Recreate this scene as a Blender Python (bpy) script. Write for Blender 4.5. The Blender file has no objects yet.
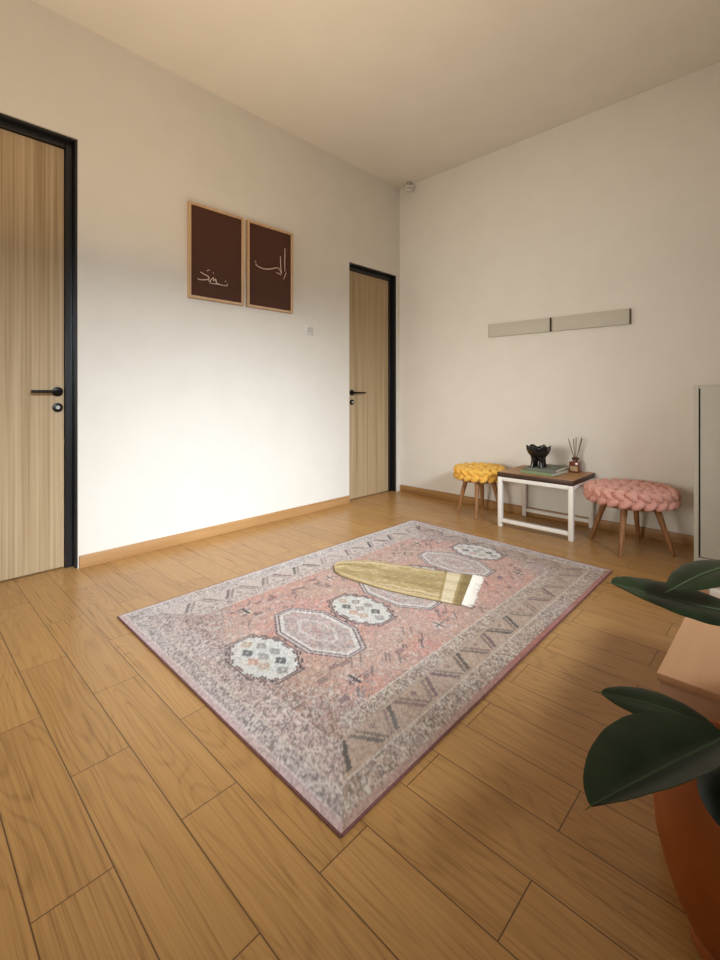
import bpy, bmesh, math, random
from mathutils import Vector, Matrix
random.seed(7)
scn = bpy.context.scene
col = scn.collection
PI = math.pi
XR, YL, ZC = 3.588, 2.893, 3.03          # right wall, door wall, ceiling
XN, YF = -2.3, -0.95                    # walls behind the camera

# ------------------------------------------------------------------ mesh helpers
class MB:
    def __init__(s): s.bm = bmesh.new()
    def _add(s, b):
        me = bpy.data.meshes.new('t'); b.to_mesh(me); b.free(); s.bm.from_mesh(me); bpy.data.meshes.remove(me)
    def box(s, x0, x1, y0, y1, z0, z1, bev=0.0, seg=2, mat=None):
        b = bmesh.new(); bmesh.ops.create_cube(b, size=1)
        for v in b.verts:
            v.co = Vector((x0 + (v.co.x + .5) * (x1 - x0), y0 + (v.co.y + .5) * (y1 - y0), z0 + (v.co.z + .5) * (z1 - z0)))
        if bev: bmesh.ops.bevel(b, geom=b.edges[:], offset=bev, segments=seg, affect='EDGES', profile=.5)
        if mat: b.transform(mat)
        s._add(b); return s
    def lathe(s, prof, n=32, c=(0, 0, 0), scal=None):
        b = bmesh.new(); rings = []
        for r, z in prof:
            if r < 1e-6: rings.append([b.verts.new((c[0], c[1], c[2] + z))])
            else: rings.append([b.verts.new((c[0] + r * math.cos(2 * PI * i / n), c[1] + r * math.sin(2 * PI * i / n), c[2] + z)) for i in range(n)])
        for A, B in zip(rings, rings[1:]):
            for i in range(n):
                j = (i + 1) % n
                q = [A[i % len(A)], A[j % len(A)], B[j % len(B)], B[i % len(B)]]
                u = []
                for v in q:
                    if v not in u: u.append(v)
                if len(u) > 2:
                    try: b.faces.new(u)
                    except ValueError: pass
        for R in (rings[0], rings[-1]):
            if len(R) > 2: b.faces.new(R)
        s._add(b); return s
    def tube(s, pts, rad, n=10, close=False, squash=None):
        pts = [Vector(p) for p in pts]; b = bmesh.new(); rings = []
        if not hasattr(rad, '__len__'): rad = [rad] * len(pts)
        m = len(pts); up = None
        for i, p in enumerate(pts):
            if close: t = pts[(i + 1) % m] - pts[i - 1]
            else: t = pts[min(i + 1, m - 1)] - pts[max(i - 1, 0)]
            t.normalize()
            if up is None:
                up = Vector((0, 0, 1)) if abs(t.z) < .9 else Vector((1, 0, 0))
            u = up - t * up.dot(t); u.normalize(); w = t.cross(u); up = u
            rings.append([b.verts.new(p + (u * math.cos(2 * PI * k / n) + w * math.sin(2 * PI * k / n)) * rad[i]) for k in range(n)])
        for i in range(m if close else m - 1):
            A, B = rings[i], rings[(i + 1) % m]
            for k in range(n): b.faces.new((A[k], A[(k + 1) % n], B[(k + 1) % n], B[k]))
        if not close: b.faces.new(rings[0]); b.faces.new(rings[-1])
        s._add(b); return s
    def ellipsoid(s, c, ax, n=12, m=8):
        b = bmesh.new(); bmesh.ops.create_uvsphere(b, u_segments=n, v_segments=m, radius=1)
        M = Matrix((ax[0], ax[1], ax[2])).transposed()
        for v in b.verts: v.co = M @ v.co + Vector(c)
        s._add(b); return s
    def poly(s, pts, h):                                 # pts are (x,y,z) base outline, extruded along h
        b = bmesh.new(); A = [b.verts.new(p) for p in pts]; B = [b.verts.new(Vector(p) + Vector(h)) for p in pts]
        b.faces.new(A); b.faces.new(B)
        for i in range(len(A)): b.faces.new((A[i], A[(i + 1) % len(A)], B[(i + 1) % len(A)], B[i]))
        s._add(b); return s
    def build(s, name, m, parent=None, loc=None, smooth=40):
        bm = s.bm; bmesh.ops.recalc_face_normals(bm, faces=bm.faces[:])
        for f in bm.faces: f.smooth = bool(smooth)
        if smooth:
            for e in bm.edges:
                if len(e.link_faces) == 2 and e.calc_face_angle(0) > math.radians(smooth): e.smooth = False
        me = bpy.data.meshes.new(name); bm.to_mesh(me); bm.free(); me.materials.append(m)
        o = bpy.data.objects.new(name, me); col.objects.link(o)
        if parent: o.parent = parent
        if loc: o.location = loc
        return o

def tag(o, label=None, cat=None, group=None, kind=None):
    if label: o['label'] = label
    if cat: o['category'] = cat
    if group: o['group'] = group
    if kind: o['kind'] = kind
    return o
def thing(name, loc, label, cat, group=None, rz=0):
    o = bpy.data.objects.new(name, None); col.objects.link(o); o.location = loc; o.rotation_euler = (0, 0, rz)
    o.empty_display_size = .1
    return tag(o, label, cat, group)
def copy_tree(o, parent=None):
    c = o.copy(); col.objects.link(c)
    if parent: c.parent = parent
    for ch in list(o.children): copy_tree(ch, c)
    return c

# ------------------------------------------------------------------ material helpers
def mat(name, colr, rough=.5, spec=.5, metal=0, **kw):
    m = bpy.data.materials.new(name); m.use_nodes = True
    b = m.node_tree.nodes['Principled BSDF']
    b.inputs['Base Color'].default_value = (*colr, 1); b.inputs['Roughness'].default_value = rough
    b.inputs['Specular IOR Level'].default_value = spec; b.inputs['Metallic'].default_value = metal
    for k, v in kw.items(): b.inputs[k.replace('_', ' ')].default_value = v
    return m
class N:                                                  # tiny node-graph writer
    def __init__(s, m): s.t = m.node_tree; s.b = s.t.nodes['Principled BSDF']
    def n(s, typ, **kw):
        x = s.t.nodes.new(typ)
        for k, v in kw.items():
            if k.startswith('i_'): x.inputs[k[2:].replace('_', ' ')].default_value = v
            else: setattr(x, k, v)
        return x
    def l(s, a, b): s.t.links.new(a, b)
    def coord(s, which='Object', scale=(1, 1, 1), rot=(0, 0, 0), loc=(0, 0, 0)):
        c = s.n('ShaderNodeTexCoord'); mp = s.n('ShaderNodeMapping')
        mp.inputs['Scale'].default_value = scale; mp.inputs['Rotation'].default_value = rot; mp.inputs['Location'].default_value = loc
        s.l(c.outputs[which], mp.inputs['Vector']); return mp.outputs['Vector']
    def ramp(s, fac, stops):
        r = s.n('ShaderNodeValToRGB'); e = r.color_ramp.elements
        while len(e) < len(stops): e.new(.5)
        for i, (p, c) in enumerate(stops): e[i].position = p; e[i].color = (*c, 1)
        s.l(fac, r.inputs['Fac']); return r.outputs['Color']
    def math(s, op, a, b=None):
        x = s.n('ShaderNodeMath', operation=op)
        for i, v in enumerate((a, b)):
            if v is None: continue
            if isinstance(v, (int, float)): x.inputs[i].default_value = v
            else: s.l(v, x.inputs[i])
        return x.outputs[0]
    def mix(s, fac, a, b, mode='MIX'):
        x = s.n('ShaderNodeMix', data_type='RGBA', blend_type=mode)
        for k, v in ((0, fac), (6, a), (7, b)):
            if isinstance(v, (int, float)): x.inputs[k].default_value = v
            elif isinstance(v, tuple): x.inputs[k].default_value = (*v, 1)
            else: s.l(v, x.inputs[k])
        return x.outputs[2]
    def bump(s, h, strength=.2, dist=.002):
        x = s.n('ShaderNodeBump'); x.inputs['Strength'].default_value = strength; x.inputs['Distance'].default_value = dist
        s.l(h, x.inputs['Height']); s.l(x.outputs['Normal'], s.b.inputs['Normal'])

def noisy(name, c1, c2, scale=(20, 20, 20), rough=.5, spec=.5, bump=0, bd=.002, detail=4, lo=.35, hi=.65, **kw):
    m = mat(name, c1, rough, spec, **kw); g = N(m)
    nz = g.n('ShaderNodeTexNoise'); nz.inputs['Scale'].default_value = 1; nz.inputs['Detail'].default_value = detail
    g.l(g.coord('Object', scale), nz.inputs['Vector'])
    g.l(g.ramp(nz.outputs['Fac'], [(lo, c1), (hi, c2)]), g.b.inputs['Base Color'])
    if bump: g.bump(nz.outputs['Fac'], bump, bd)
    return m

M = {}
M['wall'] = noisy('wall_paint', (.735, .70, .635), (.755, .72, .655), (6, 6, 6), .85, .2, .06, .001)
M['ceiling'] = noisy('ceiling_paint', (.80, .76, .69), (.82, .78, .71), (4, 4, 4), .9, .15, .05, .001)
M['black'] = mat('black_powder_coat', (.008, .008, .009), .32, .5)
M['black_metal'] = mat('black_metal', (.012, .011, .011), .35, .5, .6)
M['white_metal'] = noisy('white_powder_coat', (.80, .77, .71), (.83, .80, .74), (30, 30, 30), .4, .4)
M['plastic'] = mat('white_plastic', (.72, .71, .66), .4, .4)
M['rocker'] = mat('rocker_plastic', (.58, .57, .52), .4, .4)
M['plastic_dark'] = mat('grey_plastic', (.45, .44, .40), .5, .4)
M['cabinet'] = noisy('cabinet_lacquer', (.53, .50, .42), (.55, .52, .44), (8, 8, 8), .55, .3)
M['strip'] = noisy('grey_lacquer', (.52, .49, .41), (.54, .51, .43), (8, 8, 8), .55, .3)
M['cap'] = mat('brown_end_cap', (.16, .115, .08), .6, .3)
M['groove'] = mat('dark_gap', (.05, .035, .025), .8, .2)
M['ceramic'] = mat('black_ceramic', (.006, .006, .006), .18, .5)
M['reed'] = noisy('reed', (.16, .11, .075), (.22, .16, .10), (200, 200, 30), .8, .2)
M['terracotta'] = noisy('orange_glazed_clay', (.33, .085, .012), (.38, .10, .016), (20, 20, 20), .55, .35, .05, .001)
M['soil'] = noisy('soil', (.010, .007, .005), (.03, .02, .014), (120, 120, 120), 1, .1, 1, .01)
M['calli'] = mat('cream_ink', (.70, .55, .46), .8, .1)
M['print'] = noisy('brown_print', (.072, .026, .016), (.078, .029, .018), (40, 40, 40), .55, .3)
M['brown_glass'] = mat('amber_glass', (.16, .045, .018), .12, .6)
M['label'] = noisy('bottle_label', (.42, .30, .17), (.46, .33, .19), (60, 60, 60), .7, .2)
M['cork'] = noisy('dark_wood_cap', (.07, .022, .015), (.10, .035, .02), (80, 80, 80), .6, .3)
M['bookg'] = noisy('grey_green_cloth', (.15, .16, .125), (.17, .18, .145), (300, 300, 300), .8, .2)
M['bookl'] = noisy('leaf_green_cover', (.22, .28, .15), (.24, .30, .17), (200, 200, 200), .7, .2)
M['paper'] = noisy('page_edges', (.55, .50, .42), (.62, .57, .48), (5, 5, 900), .9, .1)
M['fringe'] = mat('cotton_fringe', (.72, .66, .58), .95, .1)
M['binding'] = noisy('rug_binding', (.13, .058, .05), (.20, .085, .075), (120, 120, 120), .95, .1, .4, .002)

def wood(name, dark, light, axis='Y', scale=1.0, rough=.45, spec=.4, contrast=(.3, .7), rings=0.25):
    m = mat(name, light, rough, spec); g = N(m)
    st = {'X': (2.2, 45, 45), 'Y': (45, 2.2, 45), 'Z': (45, 45, 2.2)}[axis]
    st = tuple(v * scale for v in st)
    nz = g.n('ShaderNodeTexNoise'); nz.inputs['Scale'].default_value = 1; nz.inputs['Detail'].default_value = 6; nz.inputs['Distortion'].default_value = .4
    g.l(g.coord('Object', st), nz.inputs['Vector'])
    g.l(g.ramp(nz.outputs['Fac'], [(contrast[0], dark), (contrast[1], light)]), g.b.inputs['Base Color'])
    g.bump(nz.outputs['Fac'], .08, .001)
    return m
M['baseboard'] = wood('oak_baseboard_x', (.38, .20, .075), (.52, .30, .125), 'X', .6)
M['baseboard_y_shaded'] = wood('oak_baseboard_y_shaded', (.31, .16, .056), (.43, .24, .092), 'Y', .6)  # same oak, darkened: shade along the right wall put into the colour
M['frame_wood'] = wood('pale_frame_wood', (.52, .34, .19), (.66, .45, .27), 'Z', .8)
M['legwood'] = wood('walnut_stained_leg', (.20, .085, .030), (.34, .16, .062), 'Z', 1.2)
M['legwood2'] = wood('oak_stained_leg', (.23, .10, .035), (.36, .17, .065), 'Z', 1.2)
M['tabletop'] = wood('brown_table_top', (.34, .16, .06), (.50, .27, .12), 'Y', .8)
M['table_edge'] = wood('dark_table_edge', (.035, .014, .006), (.075, .032, .014), 'Y', .8)
M['bench'] = wood('pinkish_beech', (.50, .27, .14), (.56, .31, .165), 'X', .5)
M['bench_side'] = wood('beech_side', (.46, .27, .155), (.52, .31, .18), 'Z', .5)
M['stem'] = noisy('plant_stem', (.05, .07, .02), (.10, .07, .03), (60, 60, 20), .7, .2)

# door veneer: straight fine vertical grain
def veneer():
    m = mat('straight_grain_oak_veneer', (.5, .36, .23), .55, .3); g = N(m)
    nz = g.n('ShaderNodeTexNoise'); nz.inputs['Scale'].default_value = 1; nz.inputs['Detail'].default_value = 5
    g.l(g.coord('Object', (70, 70, .7)), nz.inputs['Vector'])
    n2 = g.n('ShaderNodeTexNoise'); n2.inputs['Scale'].default_value = 1; n2.inputs['Detail'].default_value = 2
    g.l(g.coord('Object', (14, 14, .15)), n2.inputs['Vector'])
    f = g.math('ADD', g.math('MULTIPLY', nz.outputs['Fac'], .78), g.math('MULTIPLY', n2.outputs['Fac'], .22))
    g.l(g.ramp(f, [(.36, (.34, .235, .125)), (.5, (.46, .335, .195)), (.64, (.53, .40, .255))]), g.b.inputs['Base Color'])
    g.bump(nz.outputs['Fac'], .06, .001)
    return m
M['veneer'] = veneer()

# oak plank floor, boards 142 mm wide running along Y
def floor_mat():
    m = mat('oak_planks', (.4, .2, .08), .3, .45); g = N(m)
    c = g.n('ShaderNodeTexCoord'); sp = g.n('ShaderNodeSeparateXYZ'); g.l(c.outputs['Object'], sp.inputs[0])
    cb = g.n('ShaderNodeCombineXYZ')
    g.l(g.math('ADD', sp.outputs['Y'], 6.545), cb.inputs[0]); g.l(g.math('ADD', sp.outputs['X'], 2.797), cb.inputs[1])
    def brick(mort, c1, c2):
        br = g.n('ShaderNodeTexBrick', offset=.5, offset_frequency=2, squash=1.0)
        br.inputs['Scale'].default_value = 1; br.inputs['Brick Width'].default_value = .63; br.inputs['Row Height'].default_value = .142
        br.inputs['Mortar Size'].default_value = mort; br.inputs['Mortar Smooth'].default_value = .3; br.inputs['Bias'].default_value = 0
        br.inputs['Color1'].default_value = (*c1, 1); br.inputs['Color2'].default_value = (*c2, 1); br.inputs['Mortar'].default_value = (.5, .5, .5, 1)
        g.l(cb.outputs[0], br.inputs['Vector']); return br
    br = brick(.0016, (0, 0, 0), (1, 1, 1))
    rnd = g.n('ShaderNodeSeparateColor'); g.l(br.outputs['Color'], rnd.inputs[0]); rv = rnd.outputs[0]
    # fine grain
    w = g.math('MULTIPLY', rv, 37.0)
    fine = g.n('ShaderNodeTexNoise', noise_dimensions='4D'); fine.inputs['Scale'].default_value = 1; fine.inputs['Detail'].default_value = 5
    g.l(g.coord('Object', (200, 2.4, 1)), fine.inputs['Vector']); g.l(w, fine.inputs['W'])
    # cathedral figure
    big = g.n('ShaderNodeTexNoise', noise_dimensions='4D'); big.inputs['Scale'].default_value = 1; big.inputs['Detail'].default_value = 1.5; big.inputs['Roughness'].default_value = .4
    g.l(g.coord('Object', (8, 1.1, 1)), big.inputs['Vector']); g.l(w, big.inputs['W'])
    ringv = g.math('SINE', g.math('MULTIPLY', big.outputs['Fac'], 140.0))
    ringv = g.math('MULTIPLY', g.math('ADD', ringv, 1.0), .5)
    ringv = g.math('POWER', ringv, 4.0)
    f = g.math('ADD', g.math('MULTIPLY', fine.outputs['Fac'], .75), g.math('MULTIPLY', ringv, -.13))
    f = g.math('ADD', f, g.math('MULTIPLY', rv, .13))
    cc = g.ramp(f, [(.14, (.25, .118, .034)), (.36, (.40, .208, .066)), (.66, (.53, .295, .098))])
    blotch = g.n('ShaderNodeTexNoise'); blotch.inputs['Scale'].default_value = 2.2; blotch.inputs['Detail'].default_value = 2
    g.l(c.outputs['Object'], blotch.inputs['Vector'])
    cc = g.mix(g.math('MULTIPLY', blotch.outputs['Fac'], .3), cc, (.40, .225, .095))
    cc = g.mix(g.math('MULTIPLY', br.outputs['Fac'], .85), cc, (.07, .032, .014))
    g.l(cc, g.b.inputs['Base Color'])
    rr = g.math('ADD', g.math('MULTIPLY', fine.outputs['Fac'], .16), .22); g.l(rr, g.b.inputs['Roughness'])
    h = g.math('SUBTRACT', g.math('MULTIPLY', fine.outputs['Fac'], .25), br.outputs['Fac'])
    g.bump(h, .25, .0015)
    return m
M['floor'] = floor_mat()

def yarn(name, c1, c2):
    m = mat(name, c1, .95, .1); g = N(m)
    nz = g.n('ShaderNodeTexNoise'); nz.inputs['Scale'].default_value = 90; nz.inputs['Detail'].default_value = 4
    g.l(g.coord('Object'), nz.inputs['Vector'])
    g.l(g.ramp(nz.outputs['Fac'], [(.35, c1), (.65, c2)]), g.b.inputs['Base Color'])
    g.b.inputs['Sheen Weight'].default_value = .15
    g.bump(nz.outputs['Fac'], .5, .004)
    return m
M['yarn_y'] = yarn('mustard_chunky_yarn', (.74, .41, .06), (.84, .50, .11))
M['yarn_p'] = yarn('dusty_pink_chunky_yarn', (.63, .31, .25), (.73, .39, .32))

def leafmat(name, c1, c2):
    m = mat(name, c1, .42, .22); g = N(m)
    nz = g.n('ShaderNodeTexNoise'); nz.inputs['Scale'].default_value = 14; nz.inputs['Detail'].default_value = 3
    g.l(g.coord('Object'), nz.inputs['Vector'])
    g.l(g.ramp(nz.outputs['Fac'], [(.35, c1), (.7, c2)]), g.b.inputs['Base Color'])
    g.bump(nz.outputs['Fac'], .08, .002)
    return m
M['leaf'] = leafmat('rubber_leaf', (.005, .011, .003), (.010, .020, .006))
M['rib'] = mat('leaf_midrib', (.030, .045, .014), .45, .3)

def vcol(name, rough=.95, bs=400, bstr=.4):
    m = mat(name, (.5, .5, .5), rough, .1); g = N(m)
    a = g.n('ShaderNodeVertexColor', layer_name='Col'); g.l(a.outputs['Color'], g.b.inputs['Base Color'])
    nz = g.n('ShaderNodeTexNoise'); nz.inputs['Scale'].default_value = bs; g.l(g.coord('Object'), nz.inputs['Vector'])
    g.bump(nz.outputs['Fac'], bstr, .003)
    return m
M['rug'] = vcol('woven_rug_pile')
for k_, v_ in (('Sheen Weight', .18), ('Sheen Roughness', .4)): M['rug'].node_tree.nodes['Principled BSDF'].inputs[k_].default_value = v_
M['mat'] = vcol('woven_prayer_mat', .85, 300, .25)

def S(o): o['kind'] = 'structure'; return o

# ------------------------------------------------------------------ the room
S(MB().box(XN - .1, XR + .1, YF - .1, YL + .15, -.1, 0).build('floor', M['floor']))
S(MB().box(XN - .1, XR + .1, YF - .1, YL + .15, ZC, ZC + .1).build('ceiling', M['ceiling']))
D1 = (-.20, .747, 2.39); D2 = (2.875, 3.546, 2.153)     # door openings x0, x1, top
w = MB(); T = .14
for x0, x1, z0 in ((XN, D1[0], 0), (D1[0], D1[1], D1[2]), (D1[1], D2[0], 0), (D2[0], D2[1], D2[2]), (D2[1], XR, 0)):
    w.box(x0, x1, YL, YL + T, z0, ZC)
S(w.build('wall_left', M['wall']))
S(MB().box(XR, XR + .12, YF - .1, YL + T, 0, ZC).build('wall_right', M['wall']))
SY0, SY1, SZ0, SZ1 = 1.0, 2.5, .65, 2.05
S(MB().box(XN - .12, XN, YF - .1, SY0, 0, ZC).box(XN - .12, XN, SY1, YL + T, 0, ZC).box(XN - .12, XN, SY0, SY1, 0, SZ0).box(XN - .12, XN, SY0, SY1, SZ1, ZC).build('wall_near', M['wall']))
win = bpy.data.objects.new('added_side_window', None); col.objects.link(win); win.location = (XN - .06, (SY0 + SY1) / 2, SZ0); S(win)  # unseen side opening, added to hold the fill light for the right wall
a_ = (SY1 - SY0) / 2; h_ = SZ1 - SZ0
MB().box(-.03, .03, -a_, a_, 0, .04).box(-.03, .03, -a_, a_, h_ - .04, h_).box(-.03, .03, -a_, -a_ + .04, .04, h_ - .04).box(-.03, .03, a_ - .04, a_, .04, h_ - .04).build('window_frame', M['black'], win)  # frame of the added side opening
WX0, WX1, WZ0, WZ1 = -1.7, 2.6, .12, 2.12
w = MB()
w.box(XN, WX0, YF - .12, YF, 0, ZC).box(WX1, XR, YF - .12, YF, 0, ZC).box(WX0, WX1, YF - .12, YF, WZ1, ZC).box(WX0, WX1, YF - .12, YF, 0, WZ0)
S(w.build('wall_back', M['wall']))
win = bpy.data.objects.new('window_1', None); col.objects.link(win); win.location = ((WX0 + WX1) / 2, YF - .06, WZ0); S(win)
hw = (WX1 - WX0) / 2; hh = WZ1 - WZ0
f = MB()
f.box(-hw, hw, -.03, .03, 0, .05).box(-hw, hw, -.03, .03, hh - .05, hh)
for x in (-hw, -hw / 3 - .025, hw / 3 - .025, hw - .05): f.box(x, x + .05, -.03, .03, .05, hh - .05)
f.build('window_frame', M['black'], win)
# skirting
S(MB().box(D1[1] + .004, D2[0] - .004, YL - .014, YL, 0, .07, .003).build('baseboard_left', M['baseboard']))
S(MB().box(XR - .014, XR, YF, YL - .015, 0, .066, .003).build('baseboard_right', M['baseboard_y_shaded']))

def door(name, x0, x1, top, handle_x, sgn, lock=True):
    r = bpy.data.objects.new(name, None); col.objects.link(r); r.location = ((x0 + x1) / 2, YL, 0); S(r)
    a = (x1 - x0) / 2; t = .012; st = .035
    fr = MB()
    for s in (-1, 1):
        fr.box(*sorted((s * a, s * (a - t))), .012, .125, 0, top, .001, 1)
        fr.box(*sorted((s * (a - t), s * (a - t - st))), .055, .125, 0, top - t, .002, 1)
    fr.box(-a + t, a - t, .012, .125, top - t, top, .001, 1)
    fr.box(-a + t + st, a - t - st, .055, .125, top - t - st, top - t, .002, 1)
    fr.build('door_frame', M['black'], r)
    iw = a - t - st
    p = MB().box(-iw + .003, iw - .003, .072, .112, .007, top - t - st - .003, .001, 1).build('door_panel', M['veneer'], r)
    hx = handle_x - (x0 + x1) / 2; hz = .985
    rose = MB()
    rose.box(-.001, .001, -.001, .001, -.001, .001)
    def disc(mb, cx, cz, rad, y0, y1):
        mb.tube([(cx, y0, cz), (cx, y0 * .85 + y1 * .15, cz), (cx, y1 * .9 + y0 * .1, cz), (cx, y1, cz)], [rad, rad, rad, rad * .9], 24); return mb
    h = disc(MB(), hx, hz, .026, .072, .060).build('handle_rose', M['black_metal'], r)
    lv = MB().tube([(hx, .06, hz), (hx, .035, hz), (hx, .024, hz), (hx + sgn * .008, .018, hz), (hx + sgn * .03, .016, hz), (hx + sgn * .13, .018, hz)], [.010, .010, .010, .0095, .0085, .008], 14)
    lv.build('handle_lever', M['black_metal'], h)
    if lock:
        k = disc(MB(), hx, hz - .088, .025, .072, .061).build('lock_plate', M['black_metal'], r)
        MB().tube([(hx, .062, hz - .088), (hx, .054, hz - .088)], .010, 16).build('lock_cylinder', M['plastic_dark'], k)
    return r
door('door_1', *D1, .665, -1)
door('door_2', *D2, 2.975, 1)

# ------------------------------------------------------------------ framed calligraphy
def picture(x0, label, strokes):
    W, H, z0 = .41, .627, 1.605
    t = thing('framed_calligraphy', (x0 + W / 2, YL, z0), label, 'picture', 'framed calligraphy prints')
    a = W / 2; b = .016
    fr = MB()
    fr.box(-a, -a + b, -.03, -.001, 0, H, .0015, 1).box(a - b, a, -.03, -.001, 0, H, .0015, 1)
    fr.box(-a + b, a - b, -.03, -.001, 0, b, .0015, 1).box(-a + b, a - b, -.03, -.001, H - b, H, .0015, 1)
    fr.build('frame', M['frame_wood'], t)
    p = MB().box(-a + b, a - b, -.018, -.003, b, H - b).build('print', M['print'], t)
    c = MB()
    for wd, pts in strokes:
        # resample a smooth path, swell in the middle like a pen stroke
        P = [Vector((u - a, 0, v)) for u, v in pts]; Q = []
        for i in range(len(P) - 1):
            p0 = P[max(i - 1, 0)]; p1 = P[i]; p2 = P[i + 1]; p3 = P[min(i + 2, len(P) - 1)]
            for k in range(6):
                s = k / 6
                Q.append(.5 * (2 * p1 + (p2 - p0) * s + (2 * p0 - 5 * p1 + 4 * p2 - p3) * s * s + (3 * p1 - p0 - 3 * p2 + p3) * s ** 3))
        Q.append(P[-1]); n = len(Q)
        c.tube([(q.x, -.0185, q.z) for q in Q], [wd * .85 * (.5 + .5 * math.sin(PI * min(1, .15 + .8 * i / n))) for i in range(n)], 8)
    c.build('calligraphy', M['calli'], p)
picture(1.375, 'oak-framed dark brown print with cream calligraphy low down, beside the larger door', [
    (.0042, [(.083, .180), (.11, .170), (.140, .160), (.141, .142), (.107, .132), (.074, .128), (.064, .136)]),
    (.0036, [(.141, .142), (.150, .126), (.159, .140), (.177, .158), (.178, .135)]),
    (.0036, [(.178, .135), (.194, .152), (.202, .126), (.222, .124)]),
    (.0034, [(.148, .119), (.17, .118), (.206, .120), (.242, .119), (.282, .122), (.279, .136)]),
    (.0030, [(.177, .194), (.178, .186)]), (.0034, [(.264, .150), (.273, .150)]), (.0028, [(.128, .196), (.150, .206)])])
picture(1.815, 'oak-framed dark brown print with long horizontal cream calligraphy, nearer the light switch', [
    (.0034, [(.338, .495), (.337, .40), (.337, .315)]),
    (.0034, [(.294, .425), (.299, .338), (.307, .294)]),
    (.0042, [(.073, .322), (.094, .308), (.146, .300), (.208, .312), (.253, .329), (.285, .326), (.304, .294)]),
    (.0034, [(.258, .294), (.282, .290), (.303, .281)]), (.0032, [(.349, .312), (.339, .285), (.325, .253)]),
    (.0024, [(.066, .345), (.078, .330)])])

# light switch
t = thing('light_switch', (2.41, YL, 1.455), 'small white double light switch on the wall right of the framed prints', 'light switch')
MB().box(-.043, .043, -.009, -.0005, 0, .08, .003).build('plate', M['plastic'], t)
for s in (-1, 1):
    MB().box(s * .017 - .014, s * .017 + .014, -.0125, -.009, .018, .062, .0015).build('rocker', M['rocker'], t)

# motion sensor high in the corner
t = thing('motion_sensor', (XR - .055, YL - .165, 2.945), 'small white motion sensor high in the corner above the narrow door', 'sensor', rz=math.radians(-135 + 90))
MB().box(-.038, .038, -.022, .022, .0, .052, .010, 3).build('housing', M['plastic'], t)
MB().box(-.03, .03, -.026, -.018, .010, .030, .004, 2).build('lens', M['plastic_dark'], t)
MB().tube([(0, .0, .048), (0, .006, .066), (0, .012, .0845)], [.009, .008, .008], 12).build('bracket', M['plastic'], t)
MB().lathe([(0, .078), (.024, .078), (.026, .080), (.026, .0845), (0, .0845)], 24, (0, .012, 0)).build('mount_plate', M['plastic_dark'], t)

# two long wall panels on the right wall
def strip(y0, y1, label):
    t = thing('wall_panel', (XR, (y0 + y1) / 2, 1.455), label, 'wall panel', 'long grey panels on the right wall')
    a = abs(y1 - y0) / 2
    MB().box(-.030, -.0005, -a + .004, a - .004, 0, .108, .003).build('body', M['strip'], t)
    for s in (-1, 1):
        MB().box(-.031, -.0003, *sorted((s * a, s * (a - .003))), -.0005, .1085, .001, 1).build('end_cap', M['cap'] if s < 0 else M['strip'], t)
strip(1.905, 1.384, 'long pale grey wall panel on the right wall, the one nearer the corner')
strip(1.372, .839, 'long pale grey wall panel on the right wall, the one nearer the tall cabinet')

# ------------------------------------------------------------------ tall cabinet at the right edge
t = thing('storage_cabinet', (3.18, .43, 0), 'tall grey-beige storage cabinet against the wall at the right edge', 'cabinet')
cb = MB()
cb.box(0, .402, -.022, 0, 0, 1.023, .001, 1).box(0, .402, -.86, -.838, 0, 1.023, .001, 1)
cb.box(.004, .402, -.838, -.022, 1.001, 1.023, .001, 1).box(.004, .402, -.838, -.022, 0, .05).box(.388, .402, -.838, -.022, .05, 1.0)
cb.build('body', M['cabinet'], t)
for y0, y1, hy in ((-.030, -.428, -.40), (-.432, -.833, -.46)):
    d = MB().box(.002, .02, y1, y0, .055, 1.019, .0015, 1).build('door', M['cabinet'], t)
    MB().box(-.012, .002, hy - .006, hy + .006, .52, .62, .003).build('handle', M['black_metal'], d)

# ------------------------------------------------------------------ rug
def hsh(i, j, k=0):
    n = (i * 374761393 + j * 668265263 + k * 2147483647 + 974711) & 0xffffffff
    n = ((n ^ (n >> 13)) * 1274126177) & 0xffffffff
    return ((n ^ (n >> 16)) & 0xffff) / 65535
def vnoise(x, y, k=0):
    i, j = math.floor(x), math.floor(y); fx, fy = x - i, y - j
    fx = fx * fx * (3 - 2 * fx); fy = fy * fy * (3 - 2 * fy)
    a = hsh(i, j, k) * (1 - fx) + hsh(i + 1, j, k) * fx; b = hsh(i, j + 1, k) * (1 - fx) + hsh(i + 1, j + 1, k) * fx
    return a * (1 - fy) + b * fy
def mixc(a, b, t): return tuple(p * (1 - t) + q * t for p, q in zip(a, b))
LU, LV = 2.09, 1.40
PINK = (.55, .32, .25); ROSE = (.59, .285, .225); MAUVE = (.37, .27, .235); LILAC = (.62, .545, .525); CREAM = (.66, .62, .57)
SAND = (.49, .365, .275); INK = (.055, .058, .068); TEAL = (.045, .055, .060); PLUM = (.16, .095, .115); RED = (.36, .115, .095); GREY = (.31, .285, .27)
CEN = 1.045
MEDS = [(CEN + s * k * .259, k) for k in (0, 1, 2, 3) for s in ((1,) if k == 0 else (1, -1))]   # odd k: cream flower, even k: outlined octagon
MOT = []
for mu in (.41, .92, 1.17, 1.68):
    for mv in (.355, 1.045): MOT.append((mu, mv, 0))
rr = random.Random(3)
for i in range(150):
    MOT.append((rr.uniform(.3, 1.8), rr.choice((rr.uniform(.29, .47), rr.uniform(.93, 1.11))), rr.choice((1, 2, 3))))
def octd(du, dv, a, b, ch):                               # signed distance-ish to chamfered box, <0 inside
    du, dv = abs(du), abs(dv)
    return max(du - a, dv - b, (du + dv * .62 - (a + b * .62 - ch)) * .8)
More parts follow.
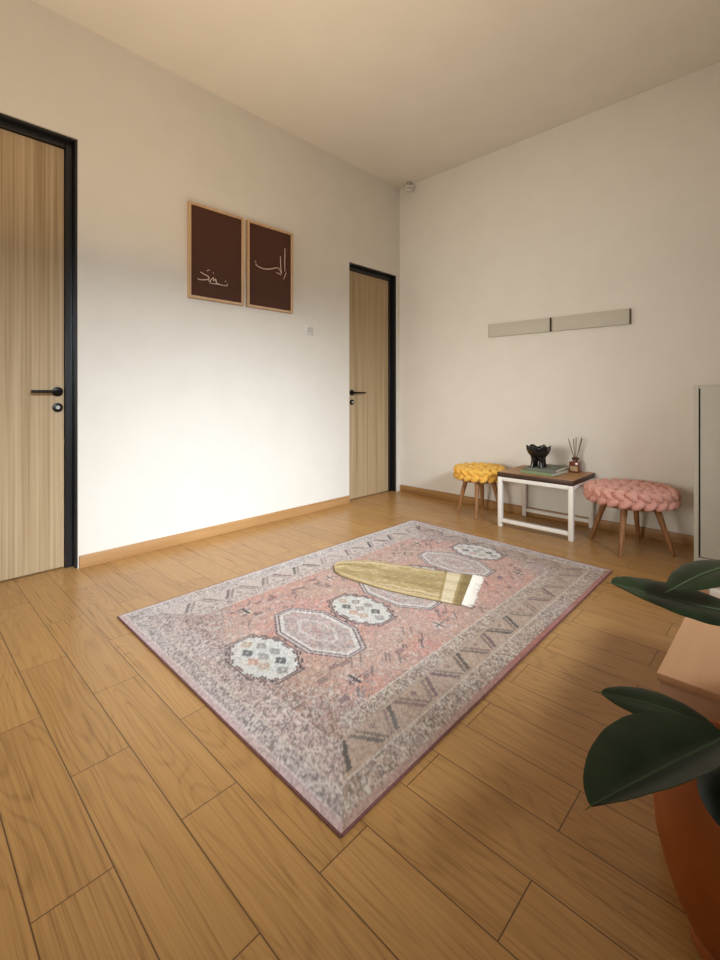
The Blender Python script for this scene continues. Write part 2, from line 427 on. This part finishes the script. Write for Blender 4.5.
def guard(u, v, i, j, base):                              # speckled guard stripe
    n = hsh(i, j, 5); n2 = hsh(i // 2, j // 3, 6)
    c = base
    if n2 > .66: c = mixc(c, PLUM, .30)
    elif n2 < .2: c = mixc(c, CREAM, .35)
    if n > .72: c = mixc(c, INK, .52)
    elif n < .3: c = mixc(c, CREAM, .42)
    return c
def bars(s, w, i, j, base, seed):                         # chevron band: s along, w across (0..1)
    per = .20; q = s / per; c0 = math.floor(q); fr = q - c0
    c = base
    strength = (.3 if seed != 3 else .1) + .7 * hsh(c0, seed, 9)
    for (p0, p1, k) in ((.05, .40, 0), (.17, .52, 1), (.98, .62, 2), (.86, .50, 3)):
        if not .1 < w < .93: break
        x = p0 + (p1 - p0) * (1 - w)
        d = abs(fr - x) * per
        wd = .0085 if k in (0, 2) else .0055
        wd += .002 * (((j + i) // 2) % 2)
        st = strength * (1 if k in (0, 2) else .62) * (.55 + .45 * hsh(c0, seed, 20 + k))
        if d < wd: c = mixc(c, TEAL if hsh(c0, seed, 31 + k) > .45 else PLUM, min(.95, (st + .25) * (.35 if seed == 3 else 1)))
    # little diamond between the bars
    if abs(w - .72) * .10 + abs(fr - .46) * per * .9 < .012: c = mixc(c, PLUM, .55)
    return c
def rugcol(u, v, i, j):
    eu = min(u, LU - u); ev = min(v, LV - v); e = min(eu, ev)
    side = ev < eu                                        # along the long edges
    s = u if side else v
    warm = vnoise(u * 2.2, v * 2.2, 2)
    sd = (1 if v < LV / 2 else 2) if side else (3 if u < LU / 2 else 4)
    if side:  # door-wall side lilac, other side browner: fall of daylight painted into the border
        if e < .024: c = mixc(mixc(MAUVE, PINK, .35), RED, min(1, max(0, (u - .45) / .6)) * .85) if v < LV / 2 else LILAC
        elif e < .088: c = guard(u, v, i, j, mixc(SAND, MAUVE, .25) if v < LV / 2 else LILAC)
        elif e < .092 : c = mixc(SAND, CREAM, .5)
        elif e < .198: c = bars(s, (e - .092) / .106, i, j, mixc(SAND, MAUVE, .3) if v < LV / 2 else mixc(LILAC, SAND, .3), sd)
        elif e < .204: c = mixc(SAND, GREY, .5)
        elif e < .25: c = guard(u, v, i, j, mixc(SAND, MAUVE, .3) if v < LV / 2 else mixc(LILAC, PINK, .35))
        elif e < .256: c = mixc(SAND, CREAM, .6)
        else: c = None
    else:
        if e < .022: c = mixc(LILAC, (.50, .30, .30), .5)
        elif e < .030: c = LILAC
        elif e < .078: c = guard(u, v, i, j, mixc(LILAC, MAUVE, .35))
        elif e < .084: c = mixc(SAND, CREAM, .5)
        elif e < .17: c = bars(s, (e - .084) / .086, i, j, guard(u, v, i, j, mixc(LILAC, PINK, .4)) if u < LU / 2 else mixc(SAND, MAUVE, .5), sd)  # left end paler than the right: daylight painted into the chevron ground
        elif e < .215: c = guard(u, v, i, j, mixc(MAUVE, PINK, .35))
        else: c = None
    if c is None:
        # field: pink hexagon with mauve corners
        cor = (u - .215, LU - .215 - u); cu = min(cor); cv = min(v, LV - v) - .256
        hexd = cu * .95 + cv * .62 - .165 + .07 * (hsh(i, j, 60) - .5) + .05 * (vnoise(u * 16, v * 16, 61) - .5)
        base = mixc(PINK, ROSE, vnoise(u * 5, v * 5, 3))
        base = mixc(base, SAND, .75 * max(0, vnoise(u * 7, v * 7, 8) - .35) / .65)
        if hexd < 0:
            base = guard(u, v, i, j, mixc(MAUVE, PINK, .5))
        c = base
        n = hsh(i // 3, j // 3, 4)
        if n > .88: c = mixc(c, MAUVE, .55)
        elif n < .10: c = mixc(c, CREAM, .38)
        n = hsh(i, j, 71)
        if n > .84: c = mixc(c, GREY, .6)
        elif n > .80: c = mixc(c, PLUM, .5)
        elif n < .16: c = mixc(c, CREAM, .28)
        elif n < .3: c = mixc(c, ROSE, .5)
        for mu, mv, k in MOT:
            du, dv = u - mu, v - mv
            if abs(du) > .035 or abs(dv) > .035: continue
            if k == 0:
                if min(abs(du), abs(dv)) < .0045 and max(abs(du), abs(dv)) < .030: c = TEAL
                elif abs(abs(du) - abs(dv)) < .008 and .008 < abs(du) < .022: c = mixc(c, CREAM, .7)
            elif k == 1:
                if abs(du) + abs(dv) < .014 and abs(du) + abs(dv) > .006: c = mixc(c, INK, .7)
            elif k == 2:
                if abs(du) < .02 and abs(abs(dv) - .006) < .004: c = mixc(c, PLUM, .65)
            elif abs(du - dv) < .006 and abs(du) < .02: c = mixc(c, INK, .6)
    if eu > .10 and ev > .25:
        for mu, k in MEDS:
            du, dv = u - mu, v - LV / 2 + .012
            if k % 2:
                a, b, ch = .096, .150, .060
                st = .012 * (((int(abs(dv) / .022)) % 2)) 
                d = octd(du, dv, a + st, b, ch)
                if d < .018:
                    if d > .010: c = mixc(PLUM, INK, .6)
                    elif d > .004: c = mixc(c, MAUVE, .7)
                    elif d > -.002: c = mixc(PLUM, INK, .5)
                    else:
                        c = mixc(CREAM, (.60, .62, .60), vnoise(u * 20, v * 20, 6))
                        for fu, fv, cc in ((-.030, .062, TEAL), (.034, .066, GREY), (-.034, -.052, SAND), (.030, -.064, TEAL), (.0, .004, GREY), (-.045, .0, PINK), (.05, .0, GREY), (0, .115, SAND), (0, -.115, GREY)):
                            fd = abs(du - fu) + abs(dv - fv) * .8
                            if fd < .024:
                                c = mixc(c, cc, .9 if .006 < fd else .2)
            else:
                d = octd(du, dv, .108, .212, .075)
                if d < .024:
                    if d > .018: c = mixc(PLUM, INK, .5)
                    elif d > .009: c = mixc(LILAC, MAUVE, .3)
                    elif d > .003: c = mixc(PLUM, INK, .4)
                    elif d > -.012: c = CREAM if (i // 2 + j // 2) % 3 else LILAC
                    else:
                        n = hsh(i // 2, j // 2, 12)
                        c = mixc(MAUVE, LILAC, .55)
                        if n > .75: c = mixc(c, PLUM, .35)
                        elif n < .25: c = mixc(c, PINK, .5)
                        elif n < .4: c = mixc(c, GREY, .5)
                        ring = octd(du, dv, .05, .11, .04)
                        if abs(ring) < .006: c = mixc(c, CREAM, .6)
                        if abs(du) + abs(dv) * .6 < .02: c = mixc(c, RED, .35)
    # worn, knotted look
    f = .66 + .40 * hsh(i, j, 1)
    wear = vnoise(u * 9, v * 9, 14) * .22
    c = mixc(c, LILAC if warm > .5 else SAND, wear)
    return tuple(min(1, x * f) for x in c)

NU, NV = 348, 233
C00, C10, C11, C01 = (.692, .722), (2.752, .736), (2.805, 2.131), (.702, 2.129)     # the rug lies slightly skewed
RC = (1.74, 1.43)
TH = .008
verts = []; cols = []; faces = []
for j in range(NV + 1):
    for i in range(NU + 1):
        a, b = i / NU, j / NV
        x = (C00[0] * (1 - a) + C10[0] * a) * (1 - b) + (C01[0] * (1 - a) + C11[0] * a) * b
        y = (C00[1] * (1 - a) + C10[1] * a) * (1 - b) + (C01[1] * (1 - a) + C11[1] * a) * b
        verts.append((x - RC[0], y - RC[1], TH + .0008 * vnoise(a * 9, b * 6, 40)))
        cols.append(rugcol(a * LU, b * LV, i, j))
W1 = NU + 1
for j in range(NV):
    for i in range(NU): faces.append((j * W1 + i, j * W1 + i + 1, (j + 1) * W1 + i + 1, (j + 1) * W1 + i))
rim = [i for i in range(W1)] + [j * W1 + NU for j in range(1, NV + 1)] + [NV * W1 + i for i in range(NU - 1, -1, -1)] + [j * W1 for j in range(NV - 1, 0, -1)]
nb = len(verts)
for k in rim: verts.append((verts[k][0], verts[k][1], .0008)); cols.append(cols[k])
for k in range(len(rim)):
    q = (k + 1) % len(rim); faces.append((rim[q], rim[k], nb + k, nb + q))
faces.append(tuple(reversed([nb + k for k in range(len(rim))])))
def vc_object(name, verts, faces, cols, m, parent=None, loc=(0, 0, 0)):
    me = bpy.data.meshes.new(name); me.from_pydata(verts, [], faces); me.materials.append(m)
    at = me.color_attributes.new('Col', 'FLOAT_COLOR', 'POINT')
    for k, c in enumerate(cols): at.data[k].color = (*c, 1)
    me.polygons.foreach_set('use_smooth', [True] * len(me.polygons)); me.update()
    o = bpy.data.objects.new(name, me); col.objects.link(o); o.location = loc
    if parent: o.parent = parent
    return o
rug = thing('patterned_rug', (RC[0], RC[1], 0), 'large faded pink rug with cream medallions and chevron borders on the wooden floor', 'rug')
vc_object('pile', verts, faces, cols, M['rug'], rug)
bd = MB(); cs = [Vector((c[0] - RC[0], c[1] - RC[1], .0048)) for c in (C00, C10, C11, C01)]
bd.tube([cs[0].lerp(cs[1], .0), cs[0].lerp(cs[1], .5), cs[1]], .0042, 8).tube([cs[1], cs[1].lerp(cs[2], .5), cs[2]], .0042, 8)
bd.tube([cs[2], cs[2].lerp(cs[3], .5), cs[3]], .0042, 8).tube([cs[3], cs[3].lerp(cs[0], .5), cs[0]], .0042, 8)
bd.build('edge_binding', M['binding'], rug)

# ------------------------------------------------------------------ prayer mat, folded once lengthwise, lying on the rug
UP = [(1.715, 1.845), (1.762, 1.876), (1.822, 1.868), (1.875, 1.828), (1.930, 1.768), (1.990, 1.632), (2.045, 1.490), (2.100, 1.365), (2.152, 1.240)]
LO = [(1.680, 1.800), (1.668, 1.745), (1.672, 1.660), (1.684, 1.570), (1.698, 1.480), (1.722, 1.385), (1.750, 1.290), (1.782, 1.195), (1.815, 1.104)]
def cr(P, t):
    n = len(P) - 1; x = t * n; i = min(int(x), n - 1); s = x - i
    p0, p1, p2, p3 = P[max(i - 1, 0)], P[i], P[i + 1], P[min(i + 2, n)]
    return tuple(.5 * (2 * b + (c - a) * s + (2 * a - 5 * b + 4 * c - d) * s * s + (3 * b - a - 3 * c + d) * s ** 3) for a, b, c, d in zip(p0, p1, p2, p3))
GOLD = (.47, .355, .185); GOLD2 = (.35, .26, .12); PALE = (.68, .575, .40); OLIVE = (.26, .19, .085)
MC = (1.90, 1.45); nm, nw = 150, 60
def matz(t, w): return .0198 + .006 * (1 - t) ** 2 + .003 * math.sin(w * 9 + t * 4) * math.sin(t * 7) + .0022 * math.sin(w * 21 + t * 3)
verts = []; cols = []; faces = []
for i in range(nm + 1):
    t = i / nm; A = cr(LO, t); B = cr(UP, t)
    for k in range(nw + 1):
        w_ = k / nw
        x, y = A[0] * (1 - w_) + B[0] * w_, A[1] * (1 - w_) + B[1] * w_
        edge = min(w_, 1 - w_, t * 2.2) 
        z = matz(t, w_) - .0035 * max(0, 1 - edge / .03) ** 2
        verts.append((x - MC[0], y - MC[1], z))
        d = min(w_, 1 - w_) + .015 * math.sin(t * 40)
        c = mixc(GOLD, GOLD2, vnoise(w_ * 8, t * 14, 50))
        band = 1 - t
        if band < .05: c = OLIVE
        elif band < .062: c = GOLD2
        elif band < .125: c = mixc(PALE, GOLD, .2)
        elif band < .14: c = GOLD2
        else:
            if d < .04: c = GOLD
            elif d < .062: c = mixc(GOLD, PALE, .75)
            elif d < .09: c = GOLD2
            elif d < .13: c = mixc(GOLD, PALE, .3)
            elif d < .15: c = mixc(GOLD, PALE, .6)
            if d > .15 and abs((w_ * 8) % 1 - .5) < .08: c = mixc(c, OLIVE, .3)
            arch = math.hypot((w_ - .5) * .9, (t - .20) * 2.0)
            if .05 < arch < .075 or arch < .02: c = mixc(c, OLIVE, .45)
            if d > .15 and hsh(i // 3, k // 2, 55) > .86: c = mixc(c, PALE, .3)
        f = .88 + .22 * hsh(i, k, 51)
        cols.append(tuple(min(1, q * f) for q in c))
W2 = nw + 1
for i in range(nm):
    for k in range(nw): faces.append((i * W2 + k, (i + 1) * W2 + k, (i + 1) * W2 + k + 1, i * W2 + k + 1))
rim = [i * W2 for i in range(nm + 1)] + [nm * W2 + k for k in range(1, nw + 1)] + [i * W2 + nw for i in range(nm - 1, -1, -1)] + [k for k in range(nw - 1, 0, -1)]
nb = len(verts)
for k in rim: verts.append((verts[k][0], verts[k][1], .0098)); cols.append((.10, .065, .03))  # dark sides paint in the shadow under the lifted mat edge
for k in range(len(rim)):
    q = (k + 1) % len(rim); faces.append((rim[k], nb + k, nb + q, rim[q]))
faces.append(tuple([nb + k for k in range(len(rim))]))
pm = thing('prayer_mat', (MC[0], MC[1], 0), 'golden olive prayer mat folded lengthwise with white fringe lying on the pink rug', 'mat')
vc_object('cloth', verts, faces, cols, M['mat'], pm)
fg = MB(); A, B = Vector((1.815 - MC[0], 1.104 - MC[1], 0)), Vector((2.152 - MC[0], 1.240 - MC[1], 0))
out = Vector((.402, -.927, 0)); nf = 84
for k in range(nf):
    p = A.lerp(B, (k + .5) / nf); L = .042 + .014 * random.random(); sk = Vector((random.uniform(-.012, .012), random.uniform(-.004, .004), 0))
    fg.tube([p + Vector((0, 0, .0165)), p + out * .012 + Vector((0, 0, .0155)), p + out * L * .6 + sk * .5 + Vector((0, 0, .0140)), p + out * L + sk + Vector((0, 0, .0125))], [.0034, .0030, .0026, .0018], 6)
fg.build('fringe', M['fringe'], pm)

# ------------------------------------------------------------------ braided stools
def stool(loc, R, yarn_m, leg_m, legr, tilt, label, n_side, rings):
    t = thing('braided_stool', loc, label, 'stool', 'round stools with chunky braided seats')
    s = MB(); zt = .40; zb = .283
    s.lathe([(0, zb + .012), (R - .04, zb + .012), (R - .016, zb + .035), (R - .014, zt - .05), (R - .05, zt - .022), (0, zt - .018)], 48)
    def lobe(th, r, z, tilt, la, lb, lc, lean):
        er = Vector((math.cos(th), math.sin(th), 0)); et = Vector((-math.sin(th), math.cos(th), 0)); ez = Vector((0, 0, 1))
        nrm = er * math.cos(lean) + ez * math.sin(lean); ver = ez * math.cos(lean) - er * math.sin(lean)
        a1 = et * math.cos(tilt) + ver * math.sin(tilt); a2 = -et * math.sin(tilt) + ver * math.cos(tilt)
        s.ellipsoid(er * r + ez * z, (a1 * la, a2 * lb, nrm * lc), 12, 8)
    d = 2 * PI * (R - .02) / n_side
    for k in range(n_side):
        th = 2 * PI * k / n_side
        lobe(th, R - .026, zb + .032, .62, d * .62, d * .34, .027, -.15)
        lobe(th + PI / n_side, R - .028, zb + .078, -.62, d * .62, d * .34, .030, .35)
    for (rf, nn, sg) in rings:
        r = R * rf; dd = 2 * PI * r / nn
        for k in range(nn):
            lobe(2 * PI * k / nn, r, zt - .028 + (.004 if rf < .6 else 0), .6 * sg, dd * .64, dd * .37, .026, PI / 2 - .1)
    s.ellipsoid((0, 0, zt - .02), (Vector((R * .16, 0, 0)), Vector((0, R * .16, 0)), Vector((0, 0, .022))))
    s.build('seat', yarn_m, t, smooth=70)
    MB().lathe([(0, zb - .006), (R - .06, zb - .006), (R - .05, zb), (R - .05, zb + .014), (0, zb + .014)], 40).build('seat_base', leg_m, t)
    for k in range(4):
        a = PI / 2 * k + tilt
        c, sn = math.cos(a), math.sin(a)
        r0 = legr * .60; pts = []; rad = []
        for q in range(9):
            u = q / 8; rr_ = r0 + (legr - r0) * u
            pts.append((c * rr_, sn * rr_, zb + .004 - (zb + .004) * u)); rad.append(.0205 - .0095 * u)
        pts[-1] = (pts[-1][0], pts[-1][1], .0005)
        MB().tube(pts, rad, 14).build('leg', leg_m, t)
    return t
stool((3.33, 1.86, 0), .208, M['yarn_y'], M['legwood2'], .175, .36, 'round stool with mustard yellow braided seat and wooden legs, left of the coffee table', 18, ((.82, 16, 1), (.60, 12, -1), (.40, 8, 1)))
stool((3.28, .774, 0), .266, M['yarn_p'], M['legwood'], .232, .02, 'round stool with dusty pink braided seat and wooden legs, right of the coffee table', 23, ((.84, 20, 1), (.66, 16, -1), (.49, 12, 1), (.32, 8, -1)))

# ------------------------------------------------------------------ coffee table
t = thing('coffee_table', (3.350, 1.335, 0), 'small low coffee table with brown wooden top and white metal frame', 'table')
x0, x1, y0, y1 = -.222, .222, -.268, .268
MB().box(x0, x1, y0, y1, .366, .3995, .002).build('table_top', M['table_edge'], t)
MB().box(x0 + .002, x1 - .002, y0 + .002, y1 - .002, .3995, .401).build('top_veneer', M['tabletop'], t)
lg = .031
for sx in (-1, 1):
    for sy in (-1, 1):
        cx, cy = sx * .205, sy * .25
        MB().box(cx - lg / 2, cx + lg / 2, cy - lg / 2, cy + lg / 2, 0, .366, .003).build('leg', M['white_metal'], t)
for sx in (-1, 1):
    cx = sx * .205
    MB().box(cx - lg / 2, cx + lg / 2, -.25 + lg / 2, .25 - lg / 2, .338, .366, .003).build('top_rail', M['white_metal'], t)
    MB().box(cx - lg / 2, cx + lg / 2, -.25 + lg / 2, .25 - lg / 2, .035, .060, .003).build('bottom_rail', M['white_metal'], t)
for sy in (-1, 1):
    cy = sy * .25
    MB().box(-.205 + lg / 2, .205 - lg / 2, cy - lg / 2, cy + lg / 2, .338, .366, .003).build('side_rail', M['white_metal'], t)

def book(loc, rz, W, D, H, cov, label):
    t = thing('book', loc, label, 'book', 'books stacked on the coffee table', rz)
    c = .0022; m = MB()
    m.box(-W / 2, W / 2, -D / 2, D / 2, 0, c, .0006, 1).box(-W / 2, W / 2, -D / 2, D / 2, H - c, H, .0006, 1).box(-W / 2, -W / 2 + c, -D / 2, D / 2, c, H - c)
    m.build('cover', cov, t)
    MB().box(-W / 2 + c, W / 2 - .004, -D / 2 + .004, D / 2 - .004, c, H - c).build('pages', M['paper'], t)
book((3.325, 1.335, .4012), math.radians(-4), .26, .235, .022, M['bookl'], 'green book under the grey-green book on the coffee table')
book((3.335, 1.325, .4235), math.radians(3), .25, .215, .022, M['bookg'], 'grey-green book on top of the green book, under the black bowl')

# footed black bowl with a wavy rim
t = thing('footed_bowl', (3.27, 1.355, .4458), 'glossy black footed bowl with a wavy rim standing on the stacked books', 'bowl')
m = MB(); b = bmesh.new(); rings = []
prof = [(0, .064), (.03, .066), (.055, .078), (.072, .10), (.080, .125), (.079, .148), (.073, .149), (.073, .125), (.064, .102), (.045, .086), (0, .078)]
n = 64
for pi_, (r, z) in enumerate(prof):
    if r == 0: rings.append([b.verts.new((0, 0, z))]); continue
    wv = max(0, (z - .09) / .06)
    rings.append([b.verts.new(((r + .006 * wv * math.cos(6 * 2 * PI * i / n)) * math.cos(2 * PI * i / n), (r + .006 * wv * math.cos(6 * 2 * PI * i / n)) * math.sin(2 * PI * i / n), z + .008 * wv * math.cos(6 * 2 * PI * i / n + .5))) for i in range(n)])
for A, B in zip(rings, rings[1:]):
    for i in range(n):
        j = (i + 1) % n; u = []
        for v in (A[i % len(A)], A[j % len(A)], B[j % len(B)], B[i % len(B)]):
            if v not in u: u.append(v)
        b.faces.new(u)
m._add(b); m.build('bowl_body', M['ceramic'], t, smooth=60)
for k in range(4):
    a = PI / 2 * k + .9; c, s_ = math.cos(a), math.sin(a)
    MB().tube([(c * .034, s_ * .034, .078), (c * .035, s_ * .035, .055), (c * .040, s_ * .040, .028), (c * .047, s_ * .047, .0)], [.024, .019, .0165, .0165], 16).build('leg', M['ceramic'], t)

# reed diffuser
t = thing('reed_diffuser', (3.505, 1.180, .4012), 'small amber glass reed diffuser bottle with sticks on the coffee table', 'diffuser')
sq = MB().box(-.034, .034, -.034, .034, 0, .078, .008, 3).lathe([(.022, .074), (.016, .080), (.015, .092), (0, .092)], 24).build('bottle', M['brown_glass'], t)
MB().box(-.0345, -.0338, -.026, .026, .010, .046).build('paper_label', M['label'], sq)
MB().lathe([(0, .088), (.021, .088), (.023, .091), (.023, .104), (.021, .107), (0, .107)], 24).build('cap', M['cork'], t)
for dx, dy, ex, ey in ((-.004, .004, -.03, .040), (.0, -.002, .005, -.004), (.004, -.004, .03, -.036), (.002, .004, -.02, .006), (-.002, -.004, .0, -.048)):
    MB().tube([(dx, dy, .09), (ex * 1.0, ey * 1.0, .245 + .01 * (ex > 0))], .0030, 6).build('reed', M['reed'], t)

# ------------------------------------------------------------------ low bench and what lies on it
t = thing('low_bench', (1.175, .225, 0), 'low pinkish wooden bench top corner behind the potted plant', 'bench')
MB().box(0, .80, -.43, 0, .343, .36, .0015).build('bench_top', M['bench'], t)
MB().box(.004, .796, -.426, -.004, .0, .343, .001).build('bench_body', M['bench_side'], t)

t = thing('box', (1.80, .135, .36), 'small white box on the low bench, glimpsed between two plant leaves', 'box')
MB().box(-.075, .075, -.06, .06, 0, .030, .003).build('box_base', M['plastic'], t)
MB().box(-.077, .077, -.062, .062, .030, .042, .003).build('lid', M['plastic'], t)

# ------------------------------------------------------------------ potted rubber plant
PX, PY = 1.022, .077
t = thing('potted_rubber_plant', (PX, PY, 0), 'rubber plant with large dark glossy leaves in an orange clay pot', 'potted plant')
pot = MB().lathe([(0, 0), (.062, 0), (.066, .004), (.064, .016), (.060, .022), (.070, .034), (.090, .075), (.107, .13), (.119, .18), (.124, .235), (.119, .285), (.107, .325), (.102, .336),
                  (.0985, .340), (.094, .340), (.092, .336), (.095, .315), (.102, .28), (.100, .27), (0, .27)], 64).build('pot', M['terracotta'], t, smooth=50)
MB().lathe([(0, .302), (.05, .305), (.0945, .303), (.094, .271), (0, .271)], 40).build('soil', M['soil'], t)
stem = MB().tube([(.004, -.002, .272), (.010, .0, .36), (.016, -.004, .46), (.022, -.006, .56), (.026, -.008, .64), (.03, -.01, .70)], [.009, .0085, .008, .0072, .006, .003], 12).build('stem', M['stem'], t)
def leaf(base, tip, side, hwid, arch=.02, fold=.12, root=None, up=None, twist=0, tipc=.012, name='leaf', vis=None):
    B = Vector(base) - Vector((PX, PY, 0)); Tp = Vector(tip) - Vector((PX, PY, 0))
    d = Tp - B; L = d.length; d.normalize(); s = Vector(side); s = s - d * s.dot(d); s.normalize(); nn = d.cross(s)
    if nn.z < 0: nn = -nn
    if up: nn = nn if nn.dot(Vector(up)) > 0 else -nn
    nt, ns = 30, 12; b = bmesh.new(); top = []; bot = []; mid = []
    def prof(q):
        if q <= 0 or q >= 1: return 0
        x = math.sin(PI * q ** .92) ** .58
        return x * (1 - .12 * q)
    def pt(q, w):
        hwq = hwid * prof(q)
        z = arch * math.sin(PI * q) + fold * abs(w) * hwq * 1.0 - .010 * (abs(w) ** 3) * math.sin(PI * q)
        z += .0004 * math.sin(q * 34) * abs(w)
        tw = twist * q
        sv = s * math.cos(tw) + nn * math.sin(tw)
        return B + d * (L * q) + sv * (w * hwq) + nn * z
    for i in range(nt + 1):
        q = i / nt; q = min(max(q, .004), .996)
        top.append([b.verts.new(pt(q, -1 + 2 * k / ns)) for k in range(ns + 1)])
        bot.append([b.verts.new(pt(q, -1 + 2 * k / ns) - nn * .0013) for k in range(ns + 1)])
        mid.append(pt(q, 0) + nn * .0004)
    for i in range(nt):
        for k in range(ns):
            b.faces.new((top[i][k], top[i + 1][k], top[i + 1][k + 1], top[i][k + 1]))
            b.faces.new((bot[i][k], bot[i][k + 1], bot[i + 1][k + 1], bot[i + 1][k]))
        for k in (0, ns): b.faces.new((top[i][k], bot[i][k], bot[i + 1][k], top[i + 1][k]))
    for i in (0, nt):
        for k in range(ns): b.faces.new((top[i][k], top[i][k + 1], bot[i][k + 1], bot[i][k]))
    m = MB(); m._add(b); lf = m.build('leaf', M['leaf'], t, smooth=60)
    rb = MB(); pts = mid[:]
    if root: pts = [Vector(root) - Vector((PX, PY, 0)), (Vector(root) - Vector((PX, PY, 0))).lerp(mid[0], .6) + Vector((0, 0, .004))] + pts
    k0 = len(pts) - len(mid)
    tipv = mid[-1] + d * tipc - nn * .002; pts.append(tipv)
    rad = [.0032] * k0 + [.0030 * (1 - .75 * i / nt) for i in range(nt + 1)] + [.0005]
    rb.tube(pts, rad, 8).build('midrib', M['rib'], lf)
    return lf
LEAVES = [
    ((1.050, .062, .582), (.827, .221, .660), (.619, .753, .223), .058, -.004, .231, (1.046, .071, .57)),
    ((1.060, .045, .667), (.834, .142, .670), (.398, .917, -.013), .048, .016, .141, (1.049, .068, .655)),
    ((1.060, .105, .350), (.978, .281, .382), (.899, .432, .073), .053, .010, .158, (1.034, .076, .345)),
    ((.962, .082, .408), (.707, .217, .375), (.498, .830, -.251), .090, .002, .51, (1.034, .074, .390)),
    ((.958, .073, .394), (.806, .056, .363), (.028, .807, -.589), .055, .016, .176, (1.032, .072, .385)),
    ((1.075, .045, .47), (1.215, -.13, .50), (.6, .7, .1), .055, .02, .1, (1.04, .072, .455)),
    ((1.07, .02, .55), (1.03, -.20, .60), (.9, 0, .2), .055, .02, .1, (1.044, .070, .53)),
    ((1.09, .045, .68), (1.22, -.11, .78), (.6, .7, 0), .045, .02, .1, (1.050, .067, .675)),
]
for b_, tp, sd, hw_, ar, fo, rt_ in LEAVES: leaf(b_, tp, sd, hw_, ar, fo, rt_)

# ------------------------------------------------------------------ camera
cam = bpy.data.cameras.new('camera'); co = bpy.data.objects.new('camera', cam); col.objects.link(co)
cam.sensor_fit = 'AUTO'; cam.sensor_width = 36; cam.lens = 457 / 960 * 36
yaw = math.radians(43.84); co.location = (0, 0, .97); co.rotation_euler = (PI / 2, 0, yaw - PI / 2)
cam.shift_y = -(480 - 394.3) / 960; cam.clip_start = .02
scn.camera = co

# ------------------------------------------------------------------ daylight and added fill lights
wd = bpy.data.worlds.new('sky'); scn.world = wd; wd.use_nodes = True
bg = wd.node_tree.nodes['Background']; bg.inputs['Color'].default_value = (.75, .87, 1, 1); bg.inputs['Strength'].default_value = .25
def area(name, loc, rot, sx, sy, power, colr, spread):
    l = bpy.data.lights.new(name, 'AREA'); l.shape = 'RECTANGLE'; l.size = sx; l.size_y = sy; l.energy = power; l.color = colr; l.spread = math.radians(spread)
    o = bpy.data.objects.new(name, l); col.objects.link(o); o.location = loc; o.rotation_euler = rot
    return o
area('window_daylight', (.6, YF - .16, 1.95), (PI / 2 - math.radians(26.5), 0, math.radians(-17)), 2.4, .4, 32, (.83, .92, 1), 53)
area('window_fill', (.3, YF - .17, 1.2), (PI / 2, 0, 0), 3.6, 1.5, 8, (1, .92, .80), 150)  # added wide warm fill to brighten the walls, source unseen
area('side_fill', (XN - .14, 1.75, 1.35), (PI / 2 - math.radians(2), 0, -PI / 2), 1.4, 1.3, 9.5, (1, .94, .85), 46)  # added warm fill through the side opening, brightens the right wall
area('ceiling_fill', (.6, 1.2, 1.7), (PI, 0, 0), 2.8, 2.8, 22, (1, .79, .55), 175)  # added upward fill that warms the ceiling; no lamp stands there
scn.view_settings.view_transform = 'Standard'; scn.view_settings.look = 'None'; scn.view_settings.gamma = 1
scn.view_settings.use_curve_mapping = False
scn.view_settings.exposure = 0.06
